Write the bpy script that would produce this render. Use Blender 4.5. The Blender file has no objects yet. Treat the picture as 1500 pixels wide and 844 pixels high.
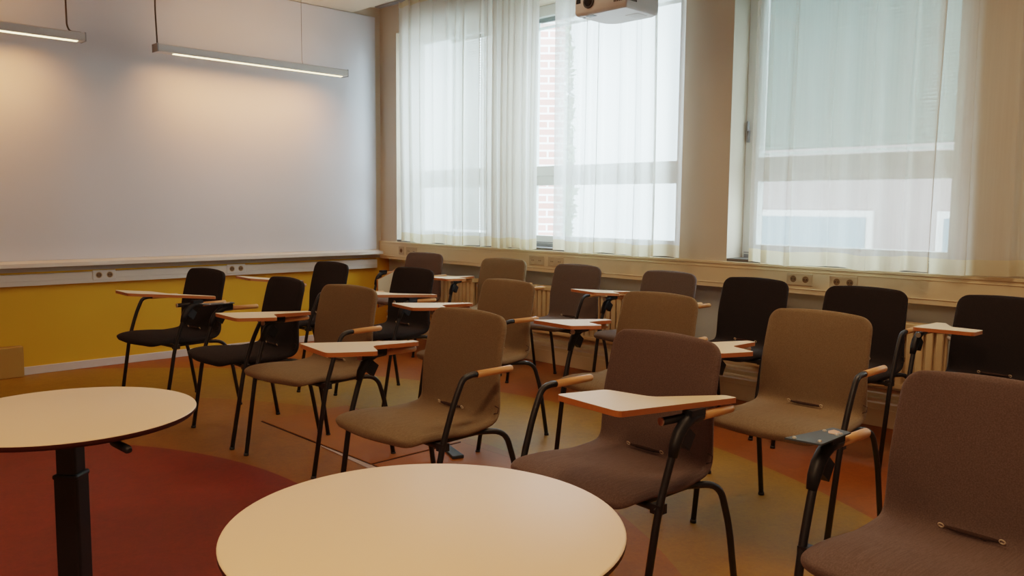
import bpy, bmesh, math, random
from mathutils import Vector, Matrix
random.seed(7)
PI = math.pi
SC = bpy.context.scene
C = SC.collection

# ------------------------------------------------------------------ helpers
def lin(r, g, b):
    def f(c):
        c /= 255.0
        return c / 12.92 if c <= 0.04045 else ((c + 0.055) / 1.055) ** 2.4
    return (f(r), f(g), f(b), 1.0)

def setp(o, label=None, cat=None, group=None, kind=None):
    if label: o['label'] = label
    if cat: o['category'] = cat
    if group: o['group'] = group
    if kind: o['kind'] = kind
    return o

def thing(name, label, cat, loc=(0, 0, 0), rz=0.0, group=None):
    o = bpy.data.objects.new(name, None)
    o.empty_display_size = 0.1
    C.objects.link(o)
    o.location = loc
    o.rotation_euler = (0, 0, rz)
    return setp(o, label, cat, group)

class MB:
    """collects vertices and faces for one mesh"""
    def __init__(s):
        s.v, s.f, s.m, s.sm = [], [], [], []
    def add(s, vs, fs, mat=0, smooth=True):
        b = len(s.v)
        s.v += [tuple(x) for x in vs]
        for f in fs:
            s.f.append([b + i for i in f]); s.m.append(mat); s.sm.append(smooth)
        return s
    def box(s, a, b, mat=0):
        x0, y0, z0 = a; x1, y1, z1 = b
        vs = [(x0,y0,z0),(x1,y0,z0),(x1,y1,z0),(x0,y1,z0),(x0,y0,z1),(x1,y0,z1),(x1,y1,z1),(x0,y1,z1)]
        fs = [(0,3,2,1),(4,5,6,7),(0,1,5,4),(1,2,6,5),(2,3,7,6),(3,0,4,7)]
        return s.add(vs, fs, mat, False)
    def obox(s, c, ax, ay, az, mat=0):
        c = Vector(c); ax, ay, az = Vector(ax), Vector(ay), Vector(az)
        vs = [c + sx*ax + sy*ay + sz*az for sz in (-1, 1) for sx, sy in ((-1,-1),(1,-1),(1,1),(-1,1))]
        fs = [(0,3,2,1),(4,5,6,7),(0,1,5,4),(1,2,6,5),(2,3,7,6),(3,0,4,7)]
        return s.add(vs, fs, mat, False)
    def tube(s, pts, r, n=10, mat=0, caps=True):
        pts = [Vector(p) for p in pts]
        rs = r if isinstance(r, (list, tuple)) else [r] * len(pts)
        vs, fs = [], []
        t0 = (pts[1] - pts[0]).normalized()
        up = Vector((0, 0, 1)) if abs(t0.z) < .9 else Vector((1, 0, 0))
        nrm = t0.cross(up).normalized()
        for i, p in enumerate(pts):
            if i == 0: t = t0
            elif i == len(pts) - 1: t = (pts[-1] - pts[-2]).normalized()
            else: t = ((pts[i] - pts[i-1]).normalized() + (pts[i+1] - pts[i]).normalized()).normalized()
            nrm = (nrm - t * nrm.dot(t)).normalized()
            bn = t.cross(nrm)
            for k in range(n):
                a = 2 * PI * k / n
                vs.append(p + (nrm * math.cos(a) + bn * math.sin(a)) * rs[i])
        for i in range(len(pts) - 1):
            for k in range(n):
                k2 = (k + 1) % n
                fs.append((i*n+k, i*n+k2, (i+1)*n+k2, (i+1)*n+k))
        s.add(vs, fs, mat, True)
        if caps:
            b = len(s.v) - len(vs)
            s.f.append([b + k for k in range(n)][::-1]); s.m.append(mat); s.sm.append(False)
            s.f.append([b + (len(pts)-1)*n + k for k in range(n)]); s.m.append(mat); s.sm.append(False)
        return s
    def lathe(s, prof, c=(0, 0), n=48, mat=0):
        vs, fs = [], []
        for r, z in prof:
            for k in range(n):
                a = 2*PI*k/n
                vs.append((c[0] + r*math.cos(a), c[1] + r*math.sin(a), z))
        for i in range(len(prof) - 1):
            for k in range(n):
                k2 = (k+1) % n
                fs.append((i*n+k, i*n+k2, (i+1)*n+k2, (i+1)*n+k))
        return s.add(vs, fs, mat, True)
    def prism(s, poly, z0, z1, mat_top=0, mat_side=0, mat_bot=None):
        """poly: list of (x,y); z0,z1 may be functions of (x,y)"""
        f0 = z0 if callable(z0) else (lambda x, y: z0)
        f1 = z1 if callable(z1) else (lambda x, y: z1)
        n = len(poly)
        area = sum(poly[i][0]*poly[(i+1) % n][1] - poly[(i+1) % n][0]*poly[i][1] for i in range(n))
        if area < 0: poly = poly[::-1]
        vs = [(x, y, f0(x, y)) for x, y in poly] + [(x, y, f1(x, y)) for x, y in poly]
        s.add(vs, [], 0)
        b = len(s.v) - 2*n
        s.f.append([b+i for i in range(n)][::-1]); s.m.append(mat_side if mat_bot is None else mat_bot); s.sm.append(False)
        s.f.append([b+n+i for i in range(n)]); s.m.append(mat_top); s.sm.append(False)
        for i in range(n):
            j = (i+1) % n
            s.f.append([b+i, b+j, b+n+j, b+n+i]); s.m.append(mat_side); s.sm.append(False)
        return s
    def mesh(s, name, mats):
        me = bpy.data.meshes.new(name)
        me.from_pydata(s.v, [], s.f)
        me.polygons.foreach_set('material_index', s.m)
        me.polygons.foreach_set('use_smooth', s.sm)
        for m in (mats if isinstance(mats, (list, tuple)) else [mats]): me.materials.append(m)
        me.update()
        return me
    def build(s, name, mats, parent=None, bevel=0.0, seg=2):
        o = bpy.data.objects.new(name, s.mesh(name, mats))
        C.objects.link(o)
        if parent: o.parent = parent
        if bevel:
            md = o.modifiers.new('bevel', 'BEVEL'); md.width = bevel; md.segments = seg
            md.limit_method = 'ANGLE'; md.angle_limit = math.radians(40)
        return o

def link_mesh(name, me, parent):
    o = bpy.data.objects.new(name, me); C.objects.link(o); o.parent = parent
    return o

def fillet(pts, rad, seg=6):
    """round the inner corners of a polyline"""
    pts = [Vector(p) for p in pts]
    out = [pts[0]]
    for i in range(1, len(pts) - 1):
        a, b, c = pts[i-1], pts[i], pts[i+1]
        r = rad[i-1] if isinstance(rad, (list, tuple)) else rad
        d1 = (a - b); d2 = (c - b)
        l = min(r, d1.length * .48, d2.length * .48)
        p1 = b + d1.normalized() * l; p2 = b + d2.normalized() * l
        for k in range(seg + 1):
            t = k / seg
            out.append((1-t)**2 * p1 + 2*t*(1-t) * b + t*t * p2)
    out.append(pts[-1])
    return out

# ------------------------------------------------------------------ materials
def new_mat(name):
    m = bpy.data.materials.new(name); m.use_nodes = True
    nt = m.node_tree
    return m, nt, nt.nodes['Principled BSDF'], nt.nodes['Material Output']

def N(nt, kind, **kw):
    n = nt.nodes.new(kind)
    for k, v in kw.items():
        if k in n.inputs.keys(): n.inputs[k].default_value = v
        else: setattr(n, k, v)
    return n

def paint(name, col, rough=.6, spec=.35, noise=.06, scale=6.0, bump=.0, bscale=200.0, metal=0.0):
    m, nt, bs, out = new_mat(name)
    bs.inputs['Roughness'].default_value = rough
    bs.inputs['Specular IOR Level'].default_value = spec
    bs.inputs['Metallic'].default_value = metal
    tc = N(nt, 'ShaderNodeTexCoord')
    nz = N(nt, 'ShaderNodeTexNoise', Scale=scale, Detail=4.0)
    nt.links.new(tc.outputs['Object'], nz.inputs['Vector'])
    mx = N(nt, 'ShaderNodeMix', data_type='RGBA')
    mx.inputs['A'].default_value = tuple(c * (1-noise) for c in col[:3]) + (1,)
    mx.inputs['B'].default_value = tuple(min(1, c * (1+noise)) for c in col[:3]) + (1,)
    nt.links.new(nz.outputs['Fac'], mx.inputs['Factor'])
    nt.links.new(mx.outputs['Result'], bs.inputs['Base Color'])
    if bump:
        n2 = N(nt, 'ShaderNodeTexNoise', Scale=bscale, Detail=3.0)
        nt.links.new(tc.outputs['Object'], n2.inputs['Vector'])
        bp = N(nt, 'ShaderNodeBump', Strength=bump, Distance=.002)
        nt.links.new(n2.outputs['Fac'], bp.inputs['Height'])
        nt.links.new(bp.outputs['Normal'], bs.inputs['Normal'])
    return m

def fabric(name, col, var=.22):
    m, nt, bs, out = new_mat(name)
    bs.inputs['Roughness'].default_value = .95
    bs.inputs['Specular IOR Level'].default_value = .1
    bs.inputs['Sheen Weight'].default_value = .35
    bs.inputs['Sheen Roughness'].default_value = .5
    bs.inputs['Sheen Tint'].default_value = tuple(min(1, c*2.5+.02) for c in col[:3]) + (1,)
    tc = N(nt, 'ShaderNodeTexCoord')
    mp = N(nt, 'ShaderNodeMapping'); mp.inputs['Scale'].default_value = (1, 260, 420)
    nt.links.new(tc.outputs['Object'], mp.inputs['Vector'])
    n1 = N(nt, 'ShaderNodeTexNoise', Scale=1.0, Detail=2.0)
    nt.links.new(mp.outputs['Vector'], n1.inputs['Vector'])
    n2 = N(nt, 'ShaderNodeTexNoise', Scale=300.0, Detail=2.0)
    nt.links.new(tc.outputs['Object'], n2.inputs['Vector'])
    ad = N(nt, 'ShaderNodeMath', operation='MULTIPLY')
    nt.links.new(n1.outputs['Fac'], ad.inputs[0]); nt.links.new(n2.outputs['Fac'], ad.inputs[1])
    rmp = N(nt, 'ShaderNodeMapRange'); rmp.inputs['From Min'].default_value = .1; rmp.inputs['From Max'].default_value = .4
    nt.links.new(ad.outputs[0], rmp.inputs['Value'])
    mx = N(nt, 'ShaderNodeMix', data_type='RGBA')
    mx.inputs['A'].default_value = tuple(c*(1-var) for c in col[:3]) + (1,)
    mx.inputs['B'].default_value = tuple(min(1, c*(1+var)) for c in col[:3]) + (1,)
    nt.links.new(rmp.outputs['Result'], mx.inputs['Factor'])
    nt.links.new(mx.outputs['Result'], bs.inputs['Base Color'])
    bp = N(nt, 'ShaderNodeBump', Strength=.25, Distance=.0015)
    nt.links.new(ad.outputs[0], bp.inputs['Height'])
    nt.links.new(bp.outputs['Normal'], bs.inputs['Normal'])
    return m

def wood(name, c1, c2, rough=.4, axis=0, scale=18.0):
    m, nt, bs, out = new_mat(name)
    bs.inputs['Roughness'].default_value = rough
    tc = N(nt, 'ShaderNodeTexCoord')
    mp = N(nt, 'ShaderNodeMapping')
    s = [scale*4]*3; s[axis] = scale*.25
    mp.inputs['Scale'].default_value = s
    nt.links.new(tc.outputs['Object'], mp.inputs['Vector'])
    nz = N(nt, 'ShaderNodeTexNoise', Scale=1.0, Detail=6.0, Distortion=.6)
    nt.links.new(mp.outputs['Vector'], nz.inputs['Vector'])
    mx = N(nt, 'ShaderNodeMix', data_type='RGBA')
    mx.inputs['A'].default_value = c1; mx.inputs['B'].default_value = c2
    nt.links.new(nz.outputs['Fac'], mx.inputs['Factor'])
    nt.links.new(mx.outputs['Result'], bs.inputs['Base Color'])
    return m

def emit(name, col, strength):
    m, nt, bs, out = new_mat(name)
    bs.inputs['Base Color'].default_value = col
    bs.inputs['Emission Color'].default_value = col
    bs.inputs['Emission Strength'].default_value = strength
    return m

def sheer(name, col, clear, trans):
    """thin woven cloth: some light straight through, some scattered through, some back"""
    m, nt, bs, out = new_mat(name)
    nt.nodes.remove(bs)
    tp = N(nt, 'ShaderNodeBsdfTransparent'); tp.inputs['Color'].default_value = (1, .995, .97, 1)
    tl = N(nt, 'ShaderNodeBsdfTranslucent'); tl.inputs['Color'].default_value = col
    df = N(nt, 'ShaderNodeBsdfDiffuse'); df.inputs['Color'].default_value = col
    tc = N(nt, 'ShaderNodeTexCoord')
    mp = N(nt, 'ShaderNodeMapping'); mp.inputs['Scale'].default_value = (1, 90, 1.5)
    nt.links.new(tc.outputs['Object'], mp.inputs['Vector'])
    nz = N(nt, 'ShaderNodeTexNoise', Scale=1.0, Detail=3.0)
    nt.links.new(mp.outputs['Vector'], nz.inputs['Vector'])
    mr = N(nt, 'ShaderNodeMapRange')
    mr.inputs['To Min'].default_value = clear*.8; mr.inputs['To Max'].default_value = clear*1.2
    nt.links.new(nz.outputs['Fac'], mr.inputs['Value'])
    m1 = N(nt, 'ShaderNodeMixShader'); m1.inputs['Fac'].default_value = trans
    nt.links.new(df.outputs[0], m1.inputs[1]); nt.links.new(tl.outputs[0], m1.inputs[2])
    m2 = N(nt, 'ShaderNodeMixShader')
    nt.links.new(mr.outputs['Result'], m2.inputs['Fac'])
    nt.links.new(m1.outputs[0], m2.inputs[1]); nt.links.new(tp.outputs[0], m2.inputs[2])
    nt.links.new(m2.outputs[0], out.inputs['Surface'])
    return m

def glass_mat():
    m, nt, bs, out = new_mat('window_glass')
    nt.nodes.remove(bs)
    tp = N(nt, 'ShaderNodeBsdfTransparent'); tp.inputs['Color'].default_value = (.93, .97, .96, 1)
    gl = N(nt, 'ShaderNodeBsdfGlossy'); gl.inputs['Roughness'].default_value = .03
    nz = N(nt, 'ShaderNodeTexNoise', Scale=2.0)
    bp = N(nt, 'ShaderNodeBump', Strength=.02, Distance=.01)
    nt.links.new(nz.outputs['Fac'], bp.inputs['Height']); nt.links.new(bp.outputs['Normal'], gl.inputs['Normal'])
    mx = N(nt, 'ShaderNodeMixShader')
    mx.inputs['Fac'].default_value = .05
    nt.links.new(tp.outputs[0], mx.inputs[1]); nt.links.new(gl.outputs[0], mx.inputs[2])
    nt.links.new(mx.outputs[0], out.inputs['Surface'])
    return m

def floor_mat():
    m, nt, bs, out = new_mat('linoleum_rings')
    bs.inputs['Roughness'].default_value = .5
    bs.inputs['Specular IOR Level'].default_value = .18
    tc = N(nt, 'ShaderNodeTexCoord')
    sub = N(nt, 'ShaderNodeVectorMath', operation='SUBTRACT'); sub.inputs[1].default_value = (-4.647, -3.296, 0)
    nt.links.new(tc.outputs['Object'], sub.inputs[0])
    ln = N(nt, 'ShaderNodeVectorMath', operation='LENGTH')
    nt.links.new(sub.outputs['Vector'], ln.inputs[0])
    dv = N(nt, 'ShaderNodeMath', operation='DIVIDE'); dv.inputs[1].default_value = 10.0
    nt.links.new(ln.outputs['Value'], dv.inputs[0])
    cr = N(nt, 'ShaderNodeValToRGB'); e = cr.color_ramp; e.interpolation = 'CONSTANT'
    e.elements[0].position = 0; e.elements[0].color = RED_LINO
    e.elements[1].position = .1862; e.elements[1].color = OCHRE_LINO
    k = e.elements.new(.287); k.color = YELLOW_LINO
    k = e.elements.new(.382); k.color = ORANGE_LINO
    nt.links.new(dv.outputs[0], cr.inputs['Fac'])
    n1 = N(nt, 'ShaderNodeTexNoise', Scale=7.0, Detail=8.0, Roughness=.7, Distortion=1.2)
    nt.links.new(tc.outputs['Object'], n1.inputs['Vector'])
    n2 = N(nt, 'ShaderNodeTexNoise', Scale=55.0, Detail=4.0, Roughness=.7, Distortion=.8)
    nt.links.new(tc.outputs['Object'], n2.inputs['Vector'])
    av = N(nt, 'ShaderNodeMath', operation='MULTIPLY_ADD'); av.inputs[1].default_value = .5
    nt.links.new(n1.outputs['Fac'], av.inputs[0]); 
    hf = N(nt, 'ShaderNodeMath', operation='MULTIPLY'); hf.inputs[1].default_value = .5
    nt.links.new(n2.outputs['Fac'], hf.inputs[0]); nt.links.new(hf.outputs[0], av.inputs[2])
    mr = N(nt, 'ShaderNodeMapRange'); mr.inputs['From Min'].default_value = .3; mr.inputs['From Max'].default_value = .7
    mr.inputs['To Min'].default_value = .74; mr.inputs['To Max'].default_value = 1.22
    nt.links.new(av.outputs[0], mr.inputs['Value'])
    mu = N(nt, 'ShaderNodeVectorMath', operation='SCALE')
    nt.links.new(cr.outputs['Color'], mu.inputs[0]); nt.links.new(mr.outputs['Result'], mu.inputs['Scale'])
    nt.links.new(mu.outputs['Vector'], bs.inputs['Base Color'])
    return m

def brick_mat():
    m, nt, bs, out = new_mat('red_brick')
    bs.inputs['Roughness'].default_value = .9
    tc = N(nt, 'ShaderNodeTexCoord')
    sp = N(nt, 'ShaderNodeSeparateXYZ'); nt.links.new(tc.outputs['Object'], sp.inputs[0])
    ad = N(nt, 'ShaderNodeMath', operation='ADD')
    nt.links.new(sp.outputs['X'], ad.inputs[0]); nt.links.new(sp.outputs['Y'], ad.inputs[1])
    cb = N(nt, 'ShaderNodeCombineXYZ')
    nt.links.new(ad.outputs[0], cb.inputs['X']); nt.links.new(sp.outputs['Z'], cb.inputs['Y'])
    br = N(nt, 'ShaderNodeTexBrick', Scale=1.0)
    br.inputs['Brick Width'].default_value = .5; br.inputs['Row Height'].default_value = .16
    br.inputs['Mortar Size'].default_value = .02
    br.inputs['Color1'].default_value = lin(206, 158, 146); br.inputs['Color2'].default_value = lin(190, 138, 126)
    br.inputs['Mortar'].default_value = lin(236, 232, 228)
    nt.links.new(cb.outputs[0], br.inputs['Vector'])
    nt.links.new(br.outputs['Color'], bs.inputs['Base Color'])
    return m

RED_LINO = lin(120, 35, 2)
OCHRE_LINO = lin(140, 84, 10)
YELLOW_LINO = lin(140, 98, 12)
ORANGE_LINO = lin(136, 70, 8)

M = dict(
    floor=floor_mat(),
    white_wall=paint('off_white_wall_paint', lin(206, 192, 172), .75, .25, .02),
    yellow=paint('yellow_wall_paint', lin(222, 166, 30), .6, .3, .04, 2.0),
    ceiling=paint('ceiling_tile', lin(214, 202, 184), .85, .2, .03, 12.0, .15, 120.0),
    board=paint('whiteboard_enamel', lin(210, 210, 216), .34, .4, .01),
    ledge=paint('white_laminate_ledge', lin(214, 204, 192), .4, .4, .02),
    trunk=paint('cream_cable_trunking', lin(228, 204, 164), .5, .35, .03),
    recess=paint('pale_recess_wall', lin(198, 208, 212), .5, .4, .04),
    radiator=paint('cream_radiator_enamel', lin(226, 198, 150), .4, .4, .03),
    baseboard=paint('grey_white_baseboard', lin(208, 198, 194), .5, .35, .03),
    beige_box=paint('beige_box_enamel', lin(170, 132, 62), .6, .3, .05),
    frame=paint('window_frame_white', lin(244, 249, 246), .4, .4, .02),
    darksill=paint('dark_stone_sill', lin(96, 92, 88), .5, .35, .12, 40.0),
    black_metal=paint('black_powder_coat', lin(24, 21, 21), .42, .45, .1, 30.0),
    black_plastic=paint('black_plastic', lin(20, 20, 22), .5, .4, .1, 30.0),
    column=paint('black_column_enamel', lin(17, 13, 12), .5, .4, .1, 20.0),
    bluegrey=paint('blue_grey_metal_plate', lin(66, 76, 84), .6, .3, .08, 30.0),
    steel=paint('bright_screw_steel', lin(190, 180, 165), .3, .5, .05, 50.0, metal=.8),
    eyelet=paint('cream_eyelet', lin(214, 190, 160), .4, .4, .05),
    alu=paint('grey_aluminium', lin(150, 152, 156), .45, .4, .05, 20.0),
    lamp_grey=paint('lamp_housing_grey', lin(204, 203, 202), .5, .4, .03),
    cord=paint('grey_cord', lin(92, 82, 70), .7, .2, .05),
    table_top=paint('cream_table_laminate', lin(250, 214, 178), .42, .35, .015, 3.0),
    table_edge=paint('dark_brown_edge', lin(64, 26, 18), .5, .3, .08),
    tablet_top=paint('white_tablet_laminate', lin(232, 206, 170), .45, .28, .015, 4.0),
    tablet_edge=wood('beech_ply_edge', lin(192, 114, 50), lin(168, 92, 38), .5),
    beech=wood('beech_dowel', lin(222, 164, 100), lin(196, 132, 72), .38),
    fab_brown=fabric('brown_wool_fabric', lin(118, 99, 75)),
    fab_mauve=fabric('mauve_brown_wool_fabric', lin(97, 80, 73)),
    fab_grey=fabric('grey_brown_wool_fabric', lin(92, 80, 74)),
    fab_black=fabric('black_wool_fabric', lin(40, 34, 32)),
    proj=paint('projector_white_plastic', lin(214, 206, 204), .4, .4, .02),
    proj_dark=paint('projector_dark_grille', lin(40, 30, 28), .4, .4, .1),
    lens=paint('projector_lens_glass', lin(24, 18, 20), .08, .7, .05),
    tube=emit('warm_tube_diffuser', lin(255, 232, 180), 3.5),
    glass=glass_mat(),
    curtain=sheer('dimmed_sheer_voile', lin(240, 238, 230), .28, .36),  # same voile as the other curtains, dimmed by colour and transmission
    curtain_brightened=sheer('brightened_sheer_voile', lin(252, 253, 250), .17, .66),  # same voile, brightened to put more window glow into the cloth
    curtain_dense=sheer('white_voile', lin(250, 249, 243), .07, .60),  # same voile, whitened and less see-through for an even window glow
    hem=sheer('cream_voile_hem', lin(244, 234, 204), .06, .50),
    blind=sheer('blind_slat_white', lin(244, 248, 246), .10, .62),
    blind_dimmed=sheer('blind_slat_dimmed', lin(206, 226, 222), .02, .13),  # copy of the white slats, darkened and tinted to dim the right windows
    brick=brick_mat(),
    leaf=paint('leaf_green', lin(150, 172, 128), .7, .3, .3, 3.0),
    bark=paint('bark', lin(90, 74, 60), .9, .2, .2, 20.0),
    ground=paint('outside_paving', lin(150, 148, 142), .9, .2, .1, 1.0),
    facade=paint('pale_facade', lin(214, 208, 204), .8, .2, .05, 1.0),
    black_socket=paint('dark_socket_hole', lin(60, 46, 34), .6, .3, .1),
    brown_socket=paint('brown_socket_recess', lin(120, 92, 62), .6, .3, .1),
    socket=paint('socket_cream', lin(196, 172, 136), .45, .4, .03),
)

# ------------------------------------------------------------------ camera
def cam():
    yaw, pit, ro = math.radians(45.897), math.radians(5.528), math.radians(0.52)
    f = Vector((math.cos(yaw)*math.cos(pit), math.sin(yaw)*math.cos(pit), -math.sin(pit)))
    r = Vector((math.sin(yaw), -math.cos(yaw), 0))
    u = r.cross(f)
    X = math.cos(ro)*r + math.sin(ro)*u
    Y = -math.sin(ro)*r + math.cos(ro)*u
    cd = bpy.data.cameras.new('camera'); cd.sensor_width = 36.0; cd.lens = 36.0*1219.06/1500.0
    cd.clip_start = .05; cd.clip_end = 200
    o = bpy.data.objects.new('camera', cd); C.objects.link(o)
    m = Matrix(((X.x, Y.x, -f.x, -4.5528), (X.y, Y.y, -f.y, -6.4967), (X.z, Y.z, -f.z, 1.2), (0, 0, 0, 1)))
    o.matrix_world = m
    SC.camera = o
cam()

# ------------------------------------------------------------------ room shell
XL, YR = -8.0, -9.0     # far left and rear limits of the room
def struct(o): return setp(o, kind='structure')
b = MB(); b.box((XL-.2, YR-.2, -.1), (.4, .2, 0)); struct(b.build('floor', M['floor']))
# ceiling with the raised curtain pocket along the window wall
b = MB(); b.box((XL, YR, 2.92), (-.283, 0, 3.0)); b.box((XL, YR, 3.0), (.02, 0, 3.12))
struct(b.build('ceiling', M['ceiling']))
b = MB(); b.box((XL, 0, .72), (.3, .2, 3.12)); b.box((XL, 0, 0), (.3, .2, .72), 1)
struct(b.build('wall_back', [M['white_wall'], M['yellow']]))
b = MB(); b.box((XL-.2, YR, 0), (XL, 0, 3.12)); struct(b.build('wall_left', M['white_wall']))
b = MB(); b.box((XL-.2, YR-.2, 0), (.3, YR, 3.12)); struct(b.build('wall_rear', M['white_wall']))
WIN = [(-.25, -1.56), (-1.72, -3.31), (-3.70, -5.02), (-5.47, -6.85)]   # window bays (y from, y to)
SILL, HEAD = .885, 2.75
b = MB()
b.box((.11, YR, 0), (.34, 0, SILL-.02), 1)                       # recessed wall under the windows
edges = [0.0] + [e for w in WIN for e in w] + [YR]
for i in range(0, len(edges), 2): b.box((.02, edges[i+1], SILL-.02), (.34, edges[i], HEAD))
b.box((.02, YR, HEAD), (.34, 0, 3.12))
struct(b.build('wall_right', [M['white_wall'], M['recess']]))
b = MB(); b.box((XL, -.012, 0), (.105, 0, .057)); struct(b.build('baseboard_back', M['baseboard'], bevel=.003))
b = MB(); b.box((.095, YR, 0), (.11, 0, .25)); b.box((.088, YR, 0), (.096, 0, .10)); struct(b.build('baseboard_right', M['trunk'], bevel=.003))
# cable trunking under the windows and under the whiteboard
b = MB()
b.box((0, YR, .715), (.115, -.004, .868)); b.box((-.006, YR, .862), (.06, -.004, .878)); b.box((-.004, YR, .742), (.02, -.004, .746)); b.box((-.004, YR, .842), (.02, -.004, .845))
struct(b.build('trim_1', M['trunk'], bevel=.003))
b = MB(); b.box((XL, -.05, .628), (-.06, 0, .708)); b.box((XL, -.054, .66), (-.06, -.04, .664)); struct(b.build('trim_2', M['ledge'], bevel=.003))
# sill slabs
for i, (a, c) in enumerate(WIN):
    b = MB(); b.box((.02, c, SILL-.03), (.22, a, SILL+.012)); struct(b.build('trim_%d' % (i+3), M['darksill'], bevel=.003))

# windows: frame, transom, panes
def window(i, y0, y1, blind):
    """y0 > y1; frame in the plane x=.20-.27"""
    w = struct(bpy.data.objects.new('window_%d' % i, None)); C.objects.link(w); w.location = (.2, y0, SILL)
    def fr(mb): 
        o = mb.build('frame', M['frame'], w, bevel=.004); o.location = (-.2, -y0, -SILL); return o
    b = MB()
    X0, X1 = .20, .275
    zb, zt = SILL+.012, HEAD
    L, Rr = y0, y1
    b.box((X0, L-.095, zb), (X1, L, zt)); b.box((X0, Rr, zb), (X1, Rr+.095, zt))
    for za, zc in ((zb, zb+.085), (zt-.08, zt), (1.375, 1.525)): b.box((X0+.0005, Rr+.095, za), (X1-.0005, L-.095, zc))
    # opening sash step, shadow line and hinges
    b.box((X0-.012, Rr+.02, 1.448), (X0, L-.02, 1.453))
    fr(b)
    g = MB(); g.box((.238, Rr+.09, zb+.08), (.242, L-.09, 1.38)); g.box((.238, Rr+.09, 1.52), (.242, L-.09, zt-.075))
    o = g.build('pane', M['glass'], w); o.location = (-.2, -y0, -SILL)
    h = MB(); h.box((.18, L-.03, 1.62), (.2, L-.015, 1.70)); h.box((.17, L-.028, 1.69), (.19, L-.018, 1.75))
    o = h.build('handle', M['alu'], w, bevel=.002); o.location = (-.2, -y0, -SILL)
    b = MB(); b.box((.19, Rr+.02, zb), (.2, L-.02, zb+.022)); b.box((.187, Rr+.02, zb+.03), (.2, L-.02, zb+.036))
    o = b.build('sill_profile', M['alu'], w); o.location = (-.2, -y0, -SILL)
    return w
for i, (a, c) in enumerate(WIN): window(i+1, a, c, None)

def blind(y0, y1, ztop, zbot, pitch, tilt, label, mat='blind'):
    t = thing('venetian_blind', label, 'blind', (.262, (y0+y1)/2, ztop), 0, 'venetian blinds in the windows')
    hw = (y0-y1)/2
    s = MB(); n = int((ztop-.03-zbot)/pitch)
    for k in range(n):
        z = -.03 - k*pitch
        dx, dz = .0125*math.cos(tilt), .0125*math.sin(tilt)
        s.add([(-dx, -hw, z-dz), (-dx, hw, z-dz), (0, hw, z+.0015), (0, -hw, z+.0015), (dx, hw, z+dz), (dx, -hw, z+dz)], [(0,1,2,3),(3,2,4,5)])
    s.build('slats', M[mat], t)
    h = MB(); h.box((-.016, -hw, -.028), (.016, hw, 0)); h.build('head_rail', M['alu'], t)
    r = MB(); r.box((-.012, -hw, zbot-ztop-.012), (.012, hw, zbot-ztop+.004)); r.build('bottom_rail', M['blind'], t)
    for k in (-.6, .6):
        c = MB(); c.tube([(0, k*hw, 0), (0, k*hw, zbot-ztop)], .001, 5); c.build('cord', M['frame'], t)
blind(WIN[0][0]-.50, WIN[0][1]+.1, 2.66, .98, .021, .85, 'closed white blind behind the sheer curtain nearest the whiteboard')
blind(WIN[1][0]-.1, WIN[1][1]+.1, 2.67, 2.60, .004, .2, 'raised blind bunched at the top of the window behind the projector')
blind(WIN[2][0]-.1, WIN[2][1]+.1, 2.66, 1.55, .021, 1.22, 'half lowered blind behind the sheer curtain right of the bare pillar', 'blind_dimmed')
blind(WIN[3][0]-.1, WIN[3][1]+.1, 2.66, 1.55, .021, 1.22, 'half lowered blind behind the gathered curtain at the right edge', 'blind_dimmed')

# ------------------------------------------------------------------ curtains
def curtain(label, y0, y1, waves, amp, xoff, seed, cloth='curtain', ztop=2.982, zbot=.886):
    rnd = random.Random(seed)
    t = thing('sheer_curtain', label, 'curtain', (xoff, (y0+y1)/2, zbot), 0, 'sheer curtains along the windows')
    ph = [rnd.uniform(0, 2*PI) for _ in range(4)]
    # irregular fold positions
    knots = [0.0]
    for k in range(waves): knots.append(knots[-1] + rnd.uniform(.6, 1.4))
    knots = [k/knots[-1] for k in knots]
    over = [rnd.uniform(.13, .25) for _ in range(waves)]      # how far each pleat doubles back on itself
    def fold(u):
        for k in range(waves):
            if u <= knots[k+1] or k == waves-1:
                q = (u-knots[k])/(knots[k+1]-knots[k])
                lam = (knots[k+1]-knots[k])*abs(y1-y0)
                return math.sin(2*PI*q) * (.65+.35*math.sin(ph[0]+k*1.9)) + .25*math.sin(4*PI*q+ph[1]+k), lam*over[k]*math.sin(2*PI*q+.5)
    NU, NV = waves*28, 14
    def pt(u, z):
        v = (z-zbot)/(ztop-zbot)
        spread = 1 + .012*math.sin(9*u+ph[2])*(1-v)
        fx, fy = fold(u)
        x = amp*(.75+.25*(1-v))*fx + .006*math.sin(2.2*v+ph[3]+5*u)
        y = y0 + (y1-y0)*u*spread + math.copysign(1, y0-y1)*fy*(.8+.3*v) + .012*math.sin(3*v+ph[1])*(1-v)
        zz = z + (.006*math.sin(14*u+ph[0]) if v < .04 else 0)
        return (x, y-(y0+y1)/2, zz-zbot)
    hem = .078
    def sheet(zs):
        vs, fs = [], []
        for z in zs:
            for i in range(NU+1): vs.append(pt(i/NU, z))
        for j in range(len(zs)-1):
            for i in range(NU): a = j*(NU+1)+i; fs.append((a, a+1, a+NU+2, a+NU+1))
        return vs, fs
    b = MB(); b.add(*sheet([zbot+hem+(ztop-zbot-hem)*k/NV for k in range(NV+1)])); b.build('cloth', M[cloth], t)
    b = MB(); b.add(*sheet([zbot, zbot+.03, zbot+hem])); b.build('hem', M['hem'], t)
    b = MB(); b.add(*sheet([ztop-.05, ztop])); o = b.build('heading_tape', M['hem'], t); o.location = (-.003, 0, 0)
    return t
curtain('flat sheer cream curtain over the window beside the whiteboard', -.42, -1.475, 7, .022, -.055, 1, 'curtain_dense')
curtain('bunched cream curtain in front of the narrow pillar left of the open gap', -1.50, -2.13, 8, .042, -.07, 2, 'curtain_dense')
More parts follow.
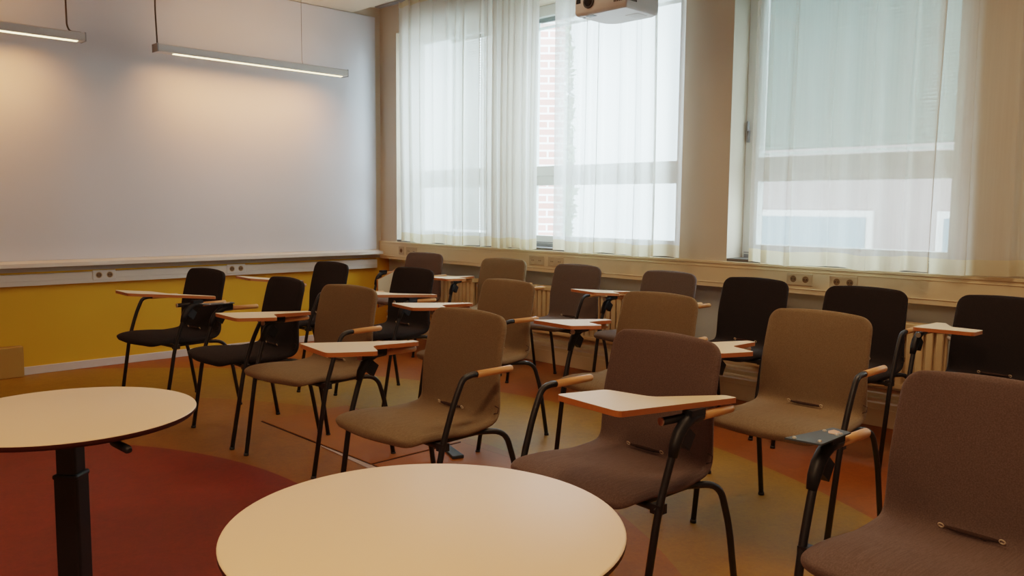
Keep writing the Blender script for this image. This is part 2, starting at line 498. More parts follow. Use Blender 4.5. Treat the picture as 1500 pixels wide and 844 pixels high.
curtain('sheer cream curtain hanging below and behind the projector', -2.32, -3.44, 7, .046, -.075, 3, 'curtain_brightened')
curtain('wide sheer curtain right of the bare pillar, with a blind behind', -3.93, -4.97, 6, .040, -.098, 4)
curtain('dim gathered cream curtain at the right edge of the photo', -4.92, -6.60, 11, .024, -.030, 5)
b = MB(); b.box((-.075, -6.9, 3.0-.012), (-.02, -.06, 3.0))
setp(b.build('curtain_rail', M['alu']), 'pale curtain rail running above all the windows', 'curtain rail')

# ------------------------------------------------------------------ whiteboard wall
t = thing('whiteboard', 'wide glossy whiteboard covering the wall behind the hanging lamps', 'whiteboard', (-2.6, -.002, .80))
b = MB(); b.box((-2.9, -.018, 0), (2.555, 0, 2.115)); b.build('board_panel', M['board'], t, bevel=.004)
b = MB()
b.add([(-4.2, -.012, .0), (2.56, -.012, .0), (2.56, -.03, -.004), (-4.2, -.03, -.004), (-4.2, -.118, -.014), (2.56, -.118, -.014),
       (2.56, -.12, -.04), (-4.2, -.12, -.04), (-4.2, 0, -.05), (2.56, 0, -.05)],
      [(0,1,2,3), (3,2,5,4), (4,5,6,7), (7,6,9,8), (1,9,6,5,2), (0,3,4,7,8), (8,9,1,0)], 0, False)
b.build('pen_ledge', M['ledge'], t)

# double wall sockets on the trunking
def socket(loc, face, n, label, dark=False):
    rz = 0 if face == 'x' else PI/2
    t = thing('wall_socket', label, 'socket', loc, rz, 'power sockets on the trunking')
    b = MB(); w = .04*n
    b.box((-.006, -w, -.036), (0, w, .036)); b.build('cover_plate', M['socket'] if face == 'x' else M['ledge'], t, bevel=.003)
    for k in range(n):
        y = (k-(n-1)/2)*.075
        b = MB()
        ring = [(-.0075, y+.024*math.cos(a*PI/12), .024*math.sin(a*PI/12)) for a in range(24)]
        inn = [(-.0065, y+.019*math.cos(a*PI/12), .019*math.sin(a*PI/12)) for a in range(24)]
        b.add(ring+inn, [(a, (a+1) % 24, 24+(a+1) % 24, 24+a) for a in range(24)])
        b.add(inn, [list(range(24))], 1)
        for s in (-.008, .008): b.tube([(-.006, y+s, 0), (-.008, y+s, 0)], .004, 8, 2)
        b.build('outlet', [M['socket'], M['brown_socket'] if dark else M['socket'], M['black_socket']], t)
    return t
socket((0, -.35, .80), 'x', 1, 'single dark outlet at the whiteboard end of the window trunking', True)
socket((0, -.50, .80), 'x', 2, 'pale double socket under the curtain nearest the whiteboard')
socket((0, -2.07, .80), 'x', 2, 'pale double socket under the gap between the curtains, left one')
socket((0, -2.27, .80), 'x', 2, 'pale double socket under the gap between the curtains, right one')
socket((0, -4.20, .80), 'x', 2, 'double socket on the trunking between the two leftmost black chairs of the right row', True)
socket((0, -4.46, .80), 'x', 2, 'double socket on the trunking just above the middle black chair on the right', True)
socket((-2.47, -.05, .682), 'y', 2, 'double socket under the pen ledge at the left', True)
socket((-1.45, -.05, .682), 'y', 2, 'double socket under the pen ledge behind the leftmost black chair', True)

# low beige box on the floor at the yellow wall
t = thing('wall_box', 'low beige box standing against the yellow wall at the left edge', 'box', (-3.45, -.035, 0))
b = MB(); b.box((-.43, -.035, 0), (.43, .035, .214)); b.build('casing', M['beige_box'], t, bevel=.006)

# ------------------------------------------------------------------ radiators
def radiator(y0, y1, label, valve=True):
    t = thing('radiator', label, 'radiator', (.05, (y0+y1)/2, .0), 0, 'radiators under the windows')
    hw = (y0-y1)/2
    n = max(4, int(2*hw/.048))
    b = MB()
    for k in range(n):
        y = -hw + (k+.5)*2*hw/n
        for x in (-.03, .03):
            b.obox((x, y, .42), (.012, 0, 0), (0, .017, 0), (0, 0, .155))
    b.build('fins', M['radiator'], t, bevel=.006)
    b = MB(); b.box((-.05, -hw, .575), (.05, hw, .605)); b.build('top_grille', M['radiator'], t, bevel=.004)
    b = MB(); b.box((-.045, -hw, .245), (.045, hw, .272)); b.build('bottom_header', M['radiator'], t, bevel=.004)
    if valve:
        b = MB(); b.lathe([(.0, .49), (.02, .49), (.027, .51), (.027, .545), (.018, .56), (0, .562)], (-.01, -hw-.06), 16)
        b.tube([(-.01, -hw-.06, .5), (-.01, -hw-.06, .24)], .008, 8); b.tube([(0, -hw, .55), (-.01, -hw-.06, .52)], .009, 8)
        b.tube([(-.02, -hw-.10, .69), (-.02, -hw-.10, .24)], .008, 8)
        b.build('thermostat_valve', M['baseboard'], t)
radiator(-.50, -1.33, 'cream finned radiator under the window nearest the whiteboard')
radiator(-1.97, -3.22, 'cream finned radiator behind the two dark grey brown chairs at the middle window')
radiator(-3.86, -5.00, 'cream finned radiator behind the black chairs on the right')
for z, nm in ((.205, 'upper'), (.15, 'lower')):
    b = MB(); b.tube([(.078, -8.5, z), (.078, -.02, z)], .016, 10)
    setp(b.build('heating_pipe', M['trunk']), '%s of the two cream heating pipes along the wall base under the windows' % nm, 'pipe', 'heating pipes')

# ------------------------------------------------------------------ hanging lamps
def lamp(x0, x1, label, cords):
    cx = (x0+x1)/2; hl = (x1-x0)/2
    t = thing('linear_pendant_lamp', label, 'lamp', (cx, -.40, 2.272), 0, 'linear lamps hanging before the whiteboard')
    b = MB()
    sec = [(-.045, .004), (-.05, .01), (-.05, .05), (-.042, .058), (.042, .058), (.05, .05), (.05, .01), (.045, .004)]
    vs = [(-hl, y, z) for y, z in sec] + [(hl, y, z) for y, z in sec]; n = len(sec)
    b.add(vs, [(i, (i+1) % n, n+(i+1) % n, n+i) for i in range(n)], 0, False)
    b.build('housing', M['lamp_grey'], t)
    for s in (-1, 1):
        b = MB(); b.obox((s*(hl+.003), 0, .031), (.004, 0, 0), (0, .051, 0), (0, 0, .029)); b.build('end_cap', M['alu'], t)
    b = MB(); b.box((-hl+.12, -.030, -.001), (hl-.04, .006, .0045)); b.build('diffuser', M['tube'], t)
    for x, thick in cords:
        b = MB()
        r = .006 if thick else .0018
        if thick:
            pts = fillet([(x-cx, 0, .66), (x-cx+.004, 0, .10), (x-cx+.02, 0, .062), (x-cx+.09, 0, .062)], .04)
            if x < cx: pts = [(x-cx, 0, .66), (x-cx-.004, 0, .3), (x-cx+.004, 0, .058)]
        else: pts = [(x-cx, 0, .66), (x-cx, 0, .09), (x-cx+.012, 0, .056)]
        b.tube(pts, r, 8)
        b.build('suspension_cord', M['cord'], t)
    return t
lamp(-2.18, -.62, 'grey linear lamp hanging right of centre before the whiteboard', [(-2.172, True), (-1.02, False)])
lamp(-4.22, -2.66, 'grey linear lamp cut off by the left edge of the photo', [(-2.76, True), (-4.0, False)])

# ------------------------------------------------------------------ projector
t = thing('projector', 'white projector hanging from the ceiling before the windows', 'projector', (-.44, -3.165, 2.385))
b = MB()
prof = []
L0, W0 = .175, .205
poly = []
for sx, sy, r in ((-1, -1, .012), (1, -1, .06), (1, 1, .10), (-1, 1, .02)):
    for k in range(7):
        a = {(-1,-1): PI, (1,-1): 1.5*PI, (1,1): 0, (-1,1): .5*PI}[(sx, sy)] + k/6*PI/2
        poly.append((sx*(L0-r)+r*math.cos(a), sy*(W0-r)+r*math.sin(a)))
n = len(poly)
lay = [(.90, -.012), (.97, -.004), (1.0, .012), (1.0, .10), (.96, .115)]
vs = [(x*s, y*s, z) for s, z in lay for x, y in poly]
fs = [(j*n+i, j*n+(i+1) % n, (j+1)*n+(i+1) % n, (j+1)*n+i) for j in range(len(lay)-1) for i in range(n)]
b.add(vs, fs, 0, True); b.add(vs[:n], [list(range(n))[::-1]], 0, False); b.add(vs[-n:], [list(range(n))], 0, False)
b.build('body', M['proj'], t)
b = MB()
def ring(x, cy, cz, r0, r1, mat, n=28):
    pass
b.tube([(-.17, .085, .062), (-.182, .085, .062)], .040, 28, 0); b.build('lens_ring', M['proj_dark'], t)
b = MB(); b.tube([(-.18, .085, .062), (-.186, .085, .062)], .027, 28, 0); b.build('lens', M['lens'], t)
b = MB()
b.box((-.177, .15, .062), (-.172, .185, .088)); b.build('infrared_window', M['lens'], t)
for side in range(2):
    b = MB()
    for k in range(7):
        if side == 0: b.box((-.177, -.195+.013*k, .028), (-.173, -.188+.013*k, .080))
        else: b.box((-.165+.013*k, -.2075, .028), (-.158+.013*k, -.203, .080))
    b.build('vent_grille', M['proj_dark'], t)
b = MB(); b.box((-.15, .07, -.0145), (-.11, .13, -.010)); b.box((-.13, .155, -.0145), (-.115, .175, -.010)); b.build('adjuster_foot', M['proj_dark'], t, bevel=.004)
b = MB(); b.box((.0, -.15, -.0135), (.10, -.06, -.0115)); b.build('rating_label', M['baseboard'], t)
b = MB(); b.tube([(0, 0, .11), (0, 0, .53)], .02, 14); b.lathe([(0, .515), (.06, .515), (.06, .535), (0, .535)], (0, 0), 20); b.build('ceiling_mount', M['proj'], t)

# ------------------------------------------------------------------ round tables
def round_table(label, x, y, z, lever):
    R = .32
    t = thing('round_table', label, 'table', (x, y, 0), 0, 'round height adjustable tables')
    b = MB(); b.lathe([(0, z), (R-.004, z), (R-.001, z-.001), (R, z-.003)], n=96); b.build('table_top', M['table_top'], t)
    b = MB(); b.lathe([(R, z-.003), (R, z-.010), (R-.006, z-.017), (R-.03, z-.020), (0, z-.020)], n=96); b.build('edge_band', M['table_edge'], t)
    def sq(hw, z0, z1):
        b = MB(); b.obox((0, 0, (z0+z1)/2), (hw*.72, hw*.69, 0), (-hw*.69, hw*.72, 0), (0, 0, (z1-z0)/2)); return b
    sq(.0275, .3, z-.02).build('inner_column', M['column'], t, bevel=.008, seg=3)
    b = sq(.033, .012, z-.165); b.build('outer_column', M['column'], t, bevel=.009, seg=3)
    b = sq(.0345, z-.178, z-.163); b.build('collar', M['column'], t, bevel=.006)
    b = MB(); b.obox((0, 0, z-.026), (.09, 0, 0), (0, .05, 0), (0, 0, .006)); b.build('top_plate', M['column'], t, bevel=.002)
    b = MB(); b.lathe([(0, .014), (.20, .012), (.235, .008), (.24, 0), (0, 0)], n=56); b.build('base_plate', M['column'], t)
    l0 = Vector((.02, -.05, z-.032)); l1 = Vector(lever)
    d = (l1-l0).normalized()
    b = MB(); b.tube([l0, l0+(l1-l0)*.66], .004, 8); lv = b.build('release_lever', M['black_metal'], t)
    b = MB(); b.tube([l0+(l1-l0)*.62, l0+(l1-l0)*.68, l1-d*.01, l1], [.006, .0105, .0105, .006], 12); b.build('grip', M['black_plastic'], lv)
    return t
round_table('round cream table at the left edge on a black column', -3.884, -4.108, .645, (.045, -.315, .600))
round_table('round cream table nearest the camera, cut by the bottom edge', -3.745, -5.470, .691, (-.10, -.16, .645))

# ------------------------------------------------------------------ floor hatches
def hatch(x0, x1, y0, y1, label, strip=False):
    t = thing('floor_hatch', label, 'floor hatch', ((x0+x1)/2, (y0+y1)/2, 0), 0, 'floor hatches')
    hx, hy = (x1-x0)/2, (y1-y0)/2
    b = MB(); b.box((-hx, -hy, .0005), (hx, hy, .005)); b.build('cover', M['hatch'], t, bevel=.002)
    b = MB()
    b.box((-hx-.008, -hy, .0004), (-hx+.001, hy, .0022)); b.box((hx-.001, -hy, .0004), (hx+.006, hy, .0022))
    b.box((-hx, -hy-.006, .0004), (hx, -hy+.001, .0022)); b.box((-hx, hy-.001, .0004), (hx, hy+.006, .0022))
    b.build('seam', M['seam'], t)
    if strip:
        b = MB(); b.prism([(-hx-.012, -hy+.42), (-hx-.02, -hy+.41), (-hx-.05, -hy-.1), (-hx-.012, -hy-.1)], .0004, .004); b.build('edge_strip', M['alu_pale'], t)
M['hatch'] = paint('orange_brown_linoleum_cover', lin(144, 80, 10), .5, .18, .14, 14.0)
M['seam'] = paint('dark_seam', lin(40, 20, 12), .8, .2, .1)
M['alu_pale'] = paint('pale_metal_strip', lin(176, 146, 128), .45, .4, .08, 20.0)
hatch(-2.385, -1.84, -3.325, -2.27, 'orange brown floor hatch with dark seams under the foremost brown chairs', True)
hatch(-2.385, -1.84, -4.35, -3.345, 'floor hatch with dark seams hidden mostly behind the front table top')
t = thing('metal_foot', 'tapered grey metal bar lying on the floor under the foremost brown chair', 'metal bar', (-1.98, -3.40, .005))
b = MB(); b.prism([(.075, .165), (.045, .165), (-.085, -.135), (-.03, -.155)], .0002, .016); b.build('bar', M['bluegrey'], t, bevel=.003)

# ------------------------------------------------------------------ chairs
def catmull(pts, per):
    P = [Vector(p) for p in pts]; P = [2*P[0]-P[1]] + P + [2*P[-1]-P[-2]]
    out = []
    for i in range(1, len(P)-2):
        for k in range(per):
            t = k/per; a, b_, c, d = P[i-1], P[i], P[i+1], P[i+2]
            out.append(.5*((2*b_) + (-a+c)*t + (2*a-5*b_+4*c-d)*t*t + (-a+3*b_-3*c+d)*t**3))
    out.append(P[-2]); return out

def shell_meshes(mat):
    """one padded shell, seat running up into the back; cut at the crease into seat and backrest"""
    prof = [(.302, 0, .414), (.276, 0, .4275), (.21, 0, .4395), (.11, 0, .437), (.02, 0, .4295), (-.05, 0, .4265), (-.098, 0, .4275), (-.130, 0, .4385), (-.1455, 0, .468), (-.152, 0, .51), (-.1595, 0, .565), (-.168, 0, .62), (-.188, 0, .71), (-.205, 0, .775), (-.217, 0, .814)]
    raw = catmull(prof, 10)
    D = [0.0]
    for i in range(1, len(raw)): D.append(D[-1] + (raw[i]-raw[i-1]).length)
    T = D[-1]
    S = [0, .003, .009, .018, .030, .044, .062, .085]
    while S[-1] < T-.085: S.append(S[-1] + (.018 if .26 < S[-1] < .48 else .03))
    S = [x for x in S if x < T-.06] + [T-.055, T-.042, T-.029, T-.018, T-.009, T-.003, T]
    cl = []
    for x in S:
        i = 0
        while i < len(D)-2 and D[i+1] < x: i += 1
        cl.append(raw[i].lerp(raw[i+1], (x-D[i])/(D[i+1]-D[i])))
    VS = [0, .18, .36, .54, .70, .82, .90, .95, .98, .995, 1.0]
    VS = [-v for v in VS[:0:-1]] + VS
    NV = len(VS)-1
    TH, RIM = .0175, .020
    def half(s):
        u = s/T
        ks = [(0, .232), (.18, .234), (.40, .226), (.50, .222), (.7, .216), (1, .208)]
        for (a, wa), (b_, wb) in zip(ks, ks[1:]):
            if u <= b_: q = (u-a)/(b_-a); w = wa + (wb-wa)*q; break
        r0, r1 = .076, .058
        if s < r0: w -= r0 - math.sqrt(max(0, r0*r0-(r0-s)**2))
        if s > T-r1: w -= r1 - math.sqrt(max(0, r1*r1-(s-(T-r1))**2))
        return w
    bm_v, bm_f = [], []
    n = len(cl)
    rows = []
    for i, p in enumerate(cl):
        t = (cl[min(i+1, n-1)] - cl[max(i-1, 0)]).normalized()
        nr = Vector((t.z, 0, -t.x))
        if nr.z < 0 and i < n*.4: nr = -nr
        rows.append((p, t, nr))
    # consistent normal: up on the seat, forward on the back
    fix = []
    for p, t, nr in rows:
        nn = Vector((-t.z, 0, t.x))
        if nn.z < 0 and nn.x <= 0: nn = -nn
        fix.append((p, t, nn if (nn.x + nn.z) > 0 else -nn))
    vt, vb = [], []
    for i, (p, t, nn) in enumerate(fix):
        u = S[i]/T; w = half(S[i])
        for v in VS:
            k = min(1, max(0, (u-.36)/.12)); k2 = min(1, max(0, (u-.56)/.16)); dish = (-.012*v**4)*(1-k) + .016*v*v*k2
            q = p + nn*dish
            crown = 0
            if u > .80: crown = -.012*((u-.80)/.20)**2*v*v
            if u < .20: crown = .018*((.20-u)/.20)**2*v*v
            q = q + t*crown
            d = min(S[i], T-S[i], (1-abs(v))*w)
            e = 1-min(1, d/RIM)
            off = TH*math.sqrt(max(0, 1-e*e))*(1 - .12*(abs(v)**3))
            pil = .004*(1-v*v)*min(1, d/.06)
            vt.append(Vector((q.x, v*w, q.z)) + nn*(off+pil)); vb.append(Vector((q.x, v*w, q.z)) - nn*off)
    nt_ = len(vt)
    vs = [tuple(x) for x in vt+vb]; fs = []
    for i in range(n-1):
        for j in range(NV):
            a = i*(NV+1)+j
            fs.append((a, a+NV+1, a+NV+2, a+1))
            fs.append((nt_+a, nt_+a+1, nt_+a+NV+2, nt_+a+NV+1))
    me = bpy.data.meshes.new('shell'); me.from_pydata(vs, [], fs); me.update()
    bm = bmesh.new(); bm.from_mesh(me)
    bmesh.ops.remove_doubles(bm, verts=bm.verts, dist=.00002)
    bmesh.ops.recalc_face_normals(bm, faces=bm.faces)
    for f in bm.faces: f.smooth = True
    bm.to_mesh(me); bm.free()
    o = bpy.data.objects.new('shell_tmp', me); C.objects.link(o)
    sb = o.modifiers.new('u', 'SUBSURF'); sb.levels = 1; sb.render_levels = 1
    dg = bpy.context.evaluated_depsgraph_get()
    full = bpy.data.meshes.new_from_object(o.evaluated_get(dg))
    bpy.data.objects.remove(o)
    V = [v.co.copy() for v in full.vertices]
    Nn = [v.normal.copy() for v in full.vertices]
    out = []
    def cut(c):      # True: part of the backrest
        return c.x + .155 < (c.z - .455)*.9 and c.z > .43
    for nm, want in (('seat', False), ('backrest', True)):
        idx, vv, ff, nl = {}, [], [], []
        for p in full.polygons:
            if cut(p.center) != want: continue
            f = []
            for k in p.vertices:
                if k not in idx: idx[k] = len(vv); vv.append(V[k]); nl.append(Nn[k])
                f.append(idx[k])
            ff.append(f)
        m2 = bpy.data.meshes.new(nm); m2.from_pydata(vv, [], ff)
        m2.polygons.foreach_set('use_smooth', [True]*len(ff)); m2.update()
        m2.normals_split_custom_set_from_vertices(nl)
        m2.materials.append(mat); out.append(m2)
    return out
SHELL = {k: shell_meshes(M['fab_'+k]) for k in ('brown', 'mauve', 'grey', 'black')}

AZ = .633
def front_leg_mesh(s):
    p = [(.233, s*.262, .004), (.166, s*.270, .400), (.118, s*.274, .545), (.078, s*.276, .628), (.034, s*.276, AZ+.002), (.012, s*.276, AZ)]
    b = MB(); b.tube(fillet(p, [.06, .07, .06, .03], 5), .0105, 10)
    b.tube([(.234, s*.262, 0), (.2325, s*.262, .012)], .0125, 10)
    return b.mesh('leg', M['black_metal'])
def rear_leg_mesh(s):
    p = [(.150, s*.195, .400), (-.06, s*.195, .402), (-.158, s*.238, .398), (-.202, s*.246, .26), (-.247, s*.251, .004)]
    b = MB(); b.tube(fillet(p, [.02, .055, .05], 6), .0105, 10)
    b.tube([(-.2465, s*.251, .012), (-.247, s*.251, 0)], .0125, 10)
    return b.mesh('leg', M['black_metal'])
def arm_mesh(s):
    b = MB(); b.tube([(.017, s*.276, AZ), (-.143, s*.276, AZ), (-.149, s*.276, AZ)], [.0125, .0125, .010], 12)
    return b.mesh('armrest', M['beech'])
def frame_mesh():
    b = MB(); b.tube([(.166, -.270, .402), (.150, -.235, .400), (.150, .235, .400), (.166, .270, .402)], .010, 8)
    b.tube([(-.06, -.195, .402), (-.06, .195, .402)], .009, 8)
    for s in (-1, 1): b.obox((.155, s*.262, .404), (.016, 0, 0), (0, .016, 0), (0, 0, .013))
    return b.mesh('seat_frame', M['black_metal'])
def slot_mesh():
    b = MB(); pts = [(-.104, -.062, .4610), (-.102, -.03, .4605), (-.102, .03, .4605), (-.104, .062, .4610)]
    b.tube(pts, [.003, .0055, .0055, .003], 8)
    return b.mesh('seam_roll', M['seamdark'])
def eyelet_mesh(s):
    b = MB(); c = Vector((-.101, s*.066, .4625)); pts = []
    for k in range(13):
        a = k/12*2*PI
        pts.append(c + Vector((.5*math.cos(a)*.0062, math.sin(a)*.0062, .86*math.cos(a)*.0062)))
    b.tube(pts, .0016, 6, caps=False)
    return b.mesh('eyelet', M['eyelet'])
M['seamdark'] = fabric('dark_seam_cord', lin(62, 46, 38))
def tag_mesh():
    b = MB(); b.tube([(-.122, .214, .460), (-.131, .226, .464), (-.135, .226, .482), (-.130, .212, .488)], .0016, 6)
    return b.mesh('care_tag', M['seamdark'])
def bracket_mesh(s):
    """moulded clamp around the bend of the arm tube"""
    b = MB(); y = s*.276
    p = fillet([(.150, y, .455), (.128, y, .53), (.092, y, .605), (.055, y, .640), (.012, y, .640)], .03, 4)
    q = [(.120, y, .540), (.110, y, .572), (.095, y, .600), (.072, y, .622), (.045, y, .635), (.0, y, .637)]
    b.tube(q, [.0125, .0165, .0175, .0175, .0175, .0165], 12)
    b.obox((.070, y, .588), (.012, 0, -.02), (0, .012, 0), (.022, 0, .018))
    b.obox((.030, y, .650), (.03, 0, 0), (0, .017, 0), (0, 0, .009))
    return b.mesh('tablet_bracket', M['black_plastic'])
def pivot_mesh(s):
    b = MB(); b.tube([(.135, s*.248, .634), (.02, s*.268, .637)], .0112, 12)
    b.tube([(.138, s*.2475, .634), (.133, s*.2484, .634)], .0116, 12, 1)
    return b.mesh('pivot_tube', [M['black_plastic'], M['steel']])
CAN = [(0, 0), (.485, .02), (.47, .262), (.273, .257), (.236, .119), (.0, .042)]
def tablet_mesh(s, phi, tilt, u0):
    """writing tablet: paddle with a narrow strip running back over the armrest"""
    rr = [.010, .022, .022, .02, .03, .012]
    n = len(CAN); poly = []
    for i in range(n):
        a, p, c = Vector(CAN[i-1]), Vector(CAN[i]), Vector(CAN[(i+1) % n])
        d1, d2 = (a-p).normalized(), (c-p).normalized()
        for k in range(5):
            t = k/4; p1 = p+d1*rr[i]; p2 = p+d2*rr[i]
            poly.append((1-t)**2*p1 + 2*t*(1-t)*p + t*t*p2)
    cp, sp = math.cos(phi), math.sin(phi)
    def xy(u, v):
        u += u0
        return (-.157 + u*cp + v*sp, s*(.288 + u*sp - v*cp))
    tt = math.tan(tilt)
    def zt(x, y):
        u = (x+.157)*cp + (s*y-.288)*sp
        return .664 + u*tt
    b = MB()
    b.prism([xy(q.x, q.y) for q in poly], lambda x, y: zt(x, y)-.016, zt, 0, 1, 1)
    return b.mesh('writing_tablet', [M['tablet_top'], M['tablet_edge']])
def folded_tablet_mesh(s):
    """tablet swung down beside the seat, hanging from the armrest"""
    poly = [(-.150, .662), (-.128, .672), (.0, .622), (.122, .585), (.112, .350), (-.128, .392), (-.122, .560)]
    b = MB(); n = len(poly)
    y0, y1 = s*.262, s*.246
    vs = [(x, y0, z) for x, z in poly] + [(x, y1, z) for x, z in poly]
    b.add(vs, [list(range(n))[::-1], [n+i for i in range(n)]] + [[i, (i+1) % n, n+(i+1) % n, n+i] for i in range(n)], 1, False)
    b.m[-n-2] = 0; b.m[-n-1] = 0
    return b.mesh('writing_tablet', [M['tablet_top'], M['tablet_edge']])
def plate_mesh(s):
    b = MB(); b.prism([(.165, s*.325), (.15, s*.24), (-.005, s*.248), (-.012, s*.298)], .6605, .6645); return b.mesh('mounting_plate', M['bluegrey'])
def plate_screws(s):
    b = MB()
    for x, y in ((.148, .31), (.13, .255), (.045, .258), (.03, .256), (.035, .295)):
        b.lathe([(0, .668), (.004, .6675), (.0055, .6645)], (x, s*y), 10)
    return b.mesh('screw', M['steel'])

LEG = {s: (front_leg_mesh(s), rear_leg_mesh(s)) for s in (-1, 1)}
ARM = {s: arm_mesh(s) for s in (-1, 1)}
FRAME, SLOT, TAG = frame_mesh(), slot_mesh(), tag_mesh()
EYE = {s: eyelet_mesh(s) for s in (-1, 1)}
BRK = {s: bracket_mesh(s) for s in (-1, 1)}
PIV = {s: pivot_mesh(s) for s in (-1, 1)}

GROUP = 'upholstered armchairs in rows'
def chair(fab, x, y, head, label, tablet=None, plate=None, folded=None):
    t = thing('armchair', label, 'chair', (x, y, 0), PI + math.radians(head), GROUP)
    st = link_mesh('seat', SHELL[fab][0], t); bk = link_mesh('backrest', SHELL[fab][1], t)
    link_mesh('seam_roll', SLOT, st)
    for s in (-1, 1): link_mesh('eyelet', EYE[s], st)
    link_mesh('care_tag', TAG, bk)
    link_mesh('seat_frame', FRAME, t)
    for s in (-1, 1):
        link_mesh('leg', LEG[s][0], t); link_mesh('leg', LEG[s][1], t)
        link_mesh('armrest', ARM[s], t)
    if tablet:
        s, phi, tilt, u0 = tablet
        br = link_mesh('tablet_bracket', BRK[s], t); link_mesh('pivot_tube', PIV[s], br)
        link_mesh('writing_tablet', tablet_mesh(s, math.radians(phi), math.radians(tilt), u0), t)
    if folded:
        br = link_mesh('tablet_bracket', BRK[folded], t); link_mesh('writing_tablet', folded_tablet_mesh(folded), t)['label'] = 'cream tablet folded down beside the seat'
    if plate:
        br = link_mesh('tablet_bracket', BRK[plate], t)
        p = link_mesh('mounting_plate', plate_mesh(plate), t); p['label'] = 'bare blue grey metal plate without its tablet'
        link_mesh('screws', plate_screws(plate), p)
        b = MB(); b.prism([(.045, plate*.262), (.015, plate*.265), (.008, plate*.285), (.03, plate*.288), (.048, plate*.278)], .6644, .6654)
        b.build('bare_wood_patch', M['beech'], p)
    return t

chair('black', -2.562, -1.588, 5.9, 'black armchair with a writing tablet, leftmost one, before the yellow wall', (1, -5.6, 5.7, .07))
chair('black', -2.503, -2.419, -3.4, 'black armchair second from the left, between the leftmost black and a brown one', plate=-1)
chair('black', -1.628, -1.481, .4, 'black armchair furthest back toward the whiteboard corner, half behind a brown one', (-1, 8, 6.5, .03))
chair('black', -1.506, -2.251, -.8, 'black armchair with a tablet in front of the mauve chair and the first radiator', (1, 1, 3.6, 0))
chair('brown', -2.486, -3.041, 6.3, 'brown armchair leftmost of the brown ones, left of the foremost brown chair', (-1, 11.4, 3.2, 0))
chair('brown', -2.679, -4.133, .5, 'brown armchair just behind the front round table, in full view', (-1, 11.4, 3.6, 0))
chair('brown', -1.647, -3.266, -2.3, 'brown armchair right behind the foremost brown chair, its back mostly covered', (-1, 11, 3.0, 0))
chair('brown', -1.581, -4.223, 1.1, 'brown armchair half hidden behind the mauve tablet chair in the middle', (-1, 6.8, 4.3, 0))
chair('brown', -1.659, -5.026, -.8, 'brown armchair in front of the black row at the right, uncovered back', (-1, 8.5, 3.5, 0))
chair('brown', -.36, -1.929, 12.2, 'brown armchair against the window wall behind two other brown chairs', (-1, 11.5, 2.4, 0))
chair('mauve', -.36, -.94, 9.0, 'mauve brown armchair in the whiteboard corner by the first radiator', folded=-1)
chair('grey', -.42, -2.693, .9, 'grey brown armchair against the window wall under the gap between curtains')
chair('grey', -.42, -3.444, -2.8, 'grey brown armchair against the window wall just left of the black ones', (-1, 12, 4.5, 0))
chair('mauve', -2.601, -4.971, -2.8, 'mauve brown armchair with a cream tablet over its lap, right of the front table', (1, -.2, 3.7, 0))
chair('mauve', -2.601, -5.899, -2.9, 'mauve brown armchair nearest the camera at the bottom right, with a bare plate arm', plate=-1)
chair('black', -.45, -4.06, -1.9, 'black armchair at the window wall, leftmost of the three on the right')
chair('black', -.50, -4.722, 1.6, 'black armchair at the window wall, middle of the three on the right')
chair('black', -.459, -5.335, -3.0, 'black armchair at the window wall, cut by the right edge, with a tablet', (-1, -8.1, 3.5, 0))

# ------------------------------------------------------------------ outside
b = MB(); b.box((.4, -30, -3.2), (60, 40, -3.0)); struct(b.build('ground', M['ground']))
def building(label, x, y0, y1, z0, z1, mat, wins, rz=0.0):
    c = Vector((x, y0, z0)) + Matrix.Rotation(rz, 3, 'Z') @ Vector((0, (y1-y0)/2, 0))
    t = thing('building', label, 'building', c, rz)
    hy = abs(y1-y0)/2
    b = MB(); b.box((0, -hy, 0), (min(6, 2.4*hy), hy, z1-z0)); b.build('wall', mat, t)
    for (wy, wz, ww, wh) in wins:
        b = MB(); b.box((-.06, wy-ww/2, wz), (.02, wy+ww/2, wz+wh)); w = b.build('window', M['facade'], t)
        b = MB(); b.box((-.08, wy-ww/2+.1, wz+.1), (-.05, wy+ww/2-.1, wz+wh-.1)); b.build('pane', M['glass_dark'], w)
M['far_facade'] = paint('pale_pink_facade', lin(150, 136, 134), .85, .2, .06, 1.0)
M['glass_dark'] = paint('outside_window_pane', lin(120, 140, 150), .1, .6, .05)
building('narrowed red brick building wing seen through the gap between the curtains', 9.0, 5.92, 7.6, -3.0, 9.0, M['brick'], [(.3, 7.5, .7, 1.2)], math.radians(42.4))  # brick building cut narrow so the first window faces bright sky
building('long pale building with rows of windows seen faintly through the right curtain', 8.0, -9.0, 1.6, -3.0, 8.0, M['far_facade'], [(x, z, 2.6, .9) for x in (-3.6, .2, 3.7) for z in (3.3, 6.6, 9.0)])  # brought near and raised to block sky light and dim the right windows
t = thing('tree', 'leafy tree seen through the gap right of the brick building', 'tree', (15.0, 11.55, -3.0))
b = MB(); b.tube([(0, 0, 0), (.1, .05, 3), (0, .1, 5.5), (.2, 0, 8)], [.22, .18, .12, .05], 10); b.build('trunk', M['bark'], t)
rnd = random.Random(3); b = MB()
for k in range(1500):
    a, h = rnd.uniform(0, 2*PI), rnd.uniform(2.2, 10.5)
    r = .62*math.sqrt(rnd.random())*math.sin(min(1, (h-1.6)/3.2)*PI/2)*(1.15-h/14)
    c = Vector((r*math.cos(a), r*math.sin(a), h))
    d1 = Vector((rnd.gauss(0, 1), rnd.gauss(0, 1), rnd.gauss(0, 1))).normalized()
    d2 = d1.cross(Vector((rnd.gauss(0, 1), rnd.gauss(0, 1), rnd.gauss(0, 1)))).normalized()
    s = rnd.uniform(.12, .24)
    b.add([c-d1*s, c+d2*s*.5, c+d1*s, c-d2*s*.5], [(0,1,2,3)])
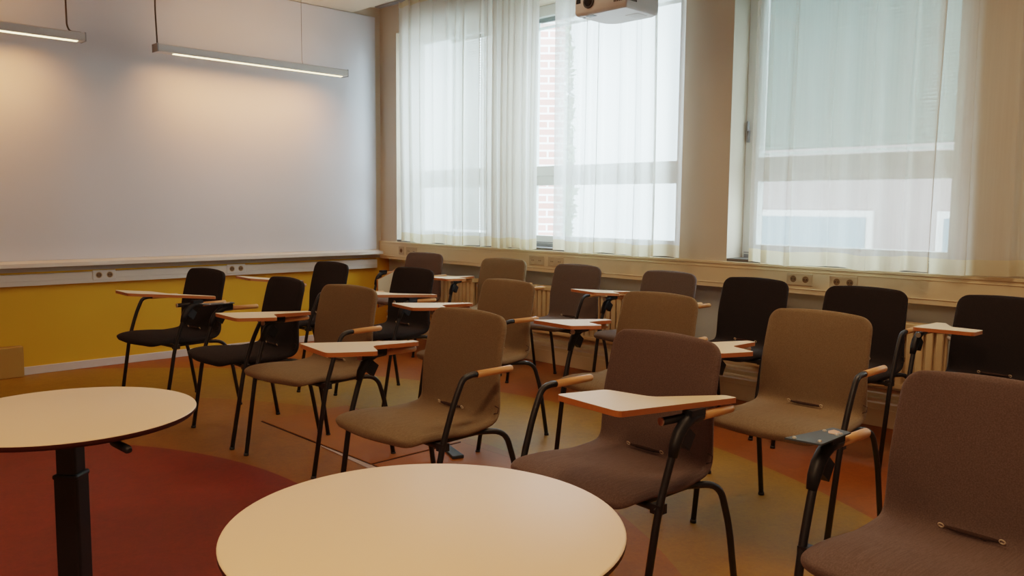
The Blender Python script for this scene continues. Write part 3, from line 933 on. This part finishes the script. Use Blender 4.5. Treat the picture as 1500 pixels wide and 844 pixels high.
b.build('foliage', M['leaf'], t)

# ------------------------------------------------------------------ light
w = bpy.data.worlds.new('overcast_sky'); SC.world = w; w.use_nodes = True
nt = w.node_tree; bg = nt.nodes['Background']
tc = nt.nodes.new('ShaderNodeTexCoord'); sx = nt.nodes.new('ShaderNodeSeparateXYZ')
nt.links.new(tc.outputs['Generated'], sx.inputs[0])
cr = nt.nodes.new('ShaderNodeValToRGB')
cr.color_ramp.elements[0].position = .0; cr.color_ramp.elements[0].color = (.70, .84, .97, 1)
cr.color_ramp.elements[1].position = 1.0; cr.color_ramp.elements[1].color = (.74, .88, 1, 1)
nt.links.new(sx.outputs['Z'], cr.inputs['Fac']); nt.links.new(cr.outputs['Color'], bg.inputs['Color'])
bg.inputs['Strength'].default_value = 14.5

def area(name, loc, rot, sx_, sy_, power, col, spread=180.0, portal=False):
    ld = bpy.data.lights.new(name, 'AREA'); ld.shape = 'RECTANGLE'; ld.size = sx_; ld.size_y = sy_
    ld.energy = power; ld.color = col[:3]; ld.spread = math.radians(spread)
    if portal: ld.cycles.is_portal = True
    o = bpy.data.objects.new(name, ld); C.objects.link(o); o.location = loc; o.rotation_euler = rot
    return o
for i, (a, c) in enumerate(WIN):
    area('window_portal', (.36, (a+c)/2, (SILL+HEAD)/2), (0, PI/2, 0), HEAD-SILL, a-c, 1, (1, 1, 1), portal=True)
WARM = (1, .65, .37)
for x0, x1 in ((-2.06, -.66), (-4.1, -2.8)):
    area('lamp_light', ((x0+x1)/2, -.385, 2.262), (math.radians(38), 0, 0), x1-x0, .03, 5.0, (1, .42, .15), 110)
for x, y, pw in ((-1.7, -2.6, 11), (-1.7, -5.4, 20), (-5.3, -6.2, 48), (-5.2, -3.6, 10)):
    area('ceiling_light', (x, y, 2.88), (0, 0, 0), 1.5, .3, pw, WARM, 160)
area('lamp_uplight', (-1.36, -.395, 2.345), (math.radians(180-25), 0, 0), 1.3, .04, 2.2, (1, .50, .22), 150)
area('lamp_uplight', (-3.45, -.395, 2.345), (math.radians(180-25), 0, 0), 1.3, .04, 2.2, (1, .46, .18), 150)

SC.view_settings.view_transform = 'Filmic'
SC.view_settings.look = 'Medium Contrast'
SC.view_settings.exposure = 0.22
SC.cycles.use_denoising = True
SC.cycles.max_bounces = 10
SC.cycles.transparent_max_bounces = 24
SC.cycles.sample_clamp_indirect = 6.0
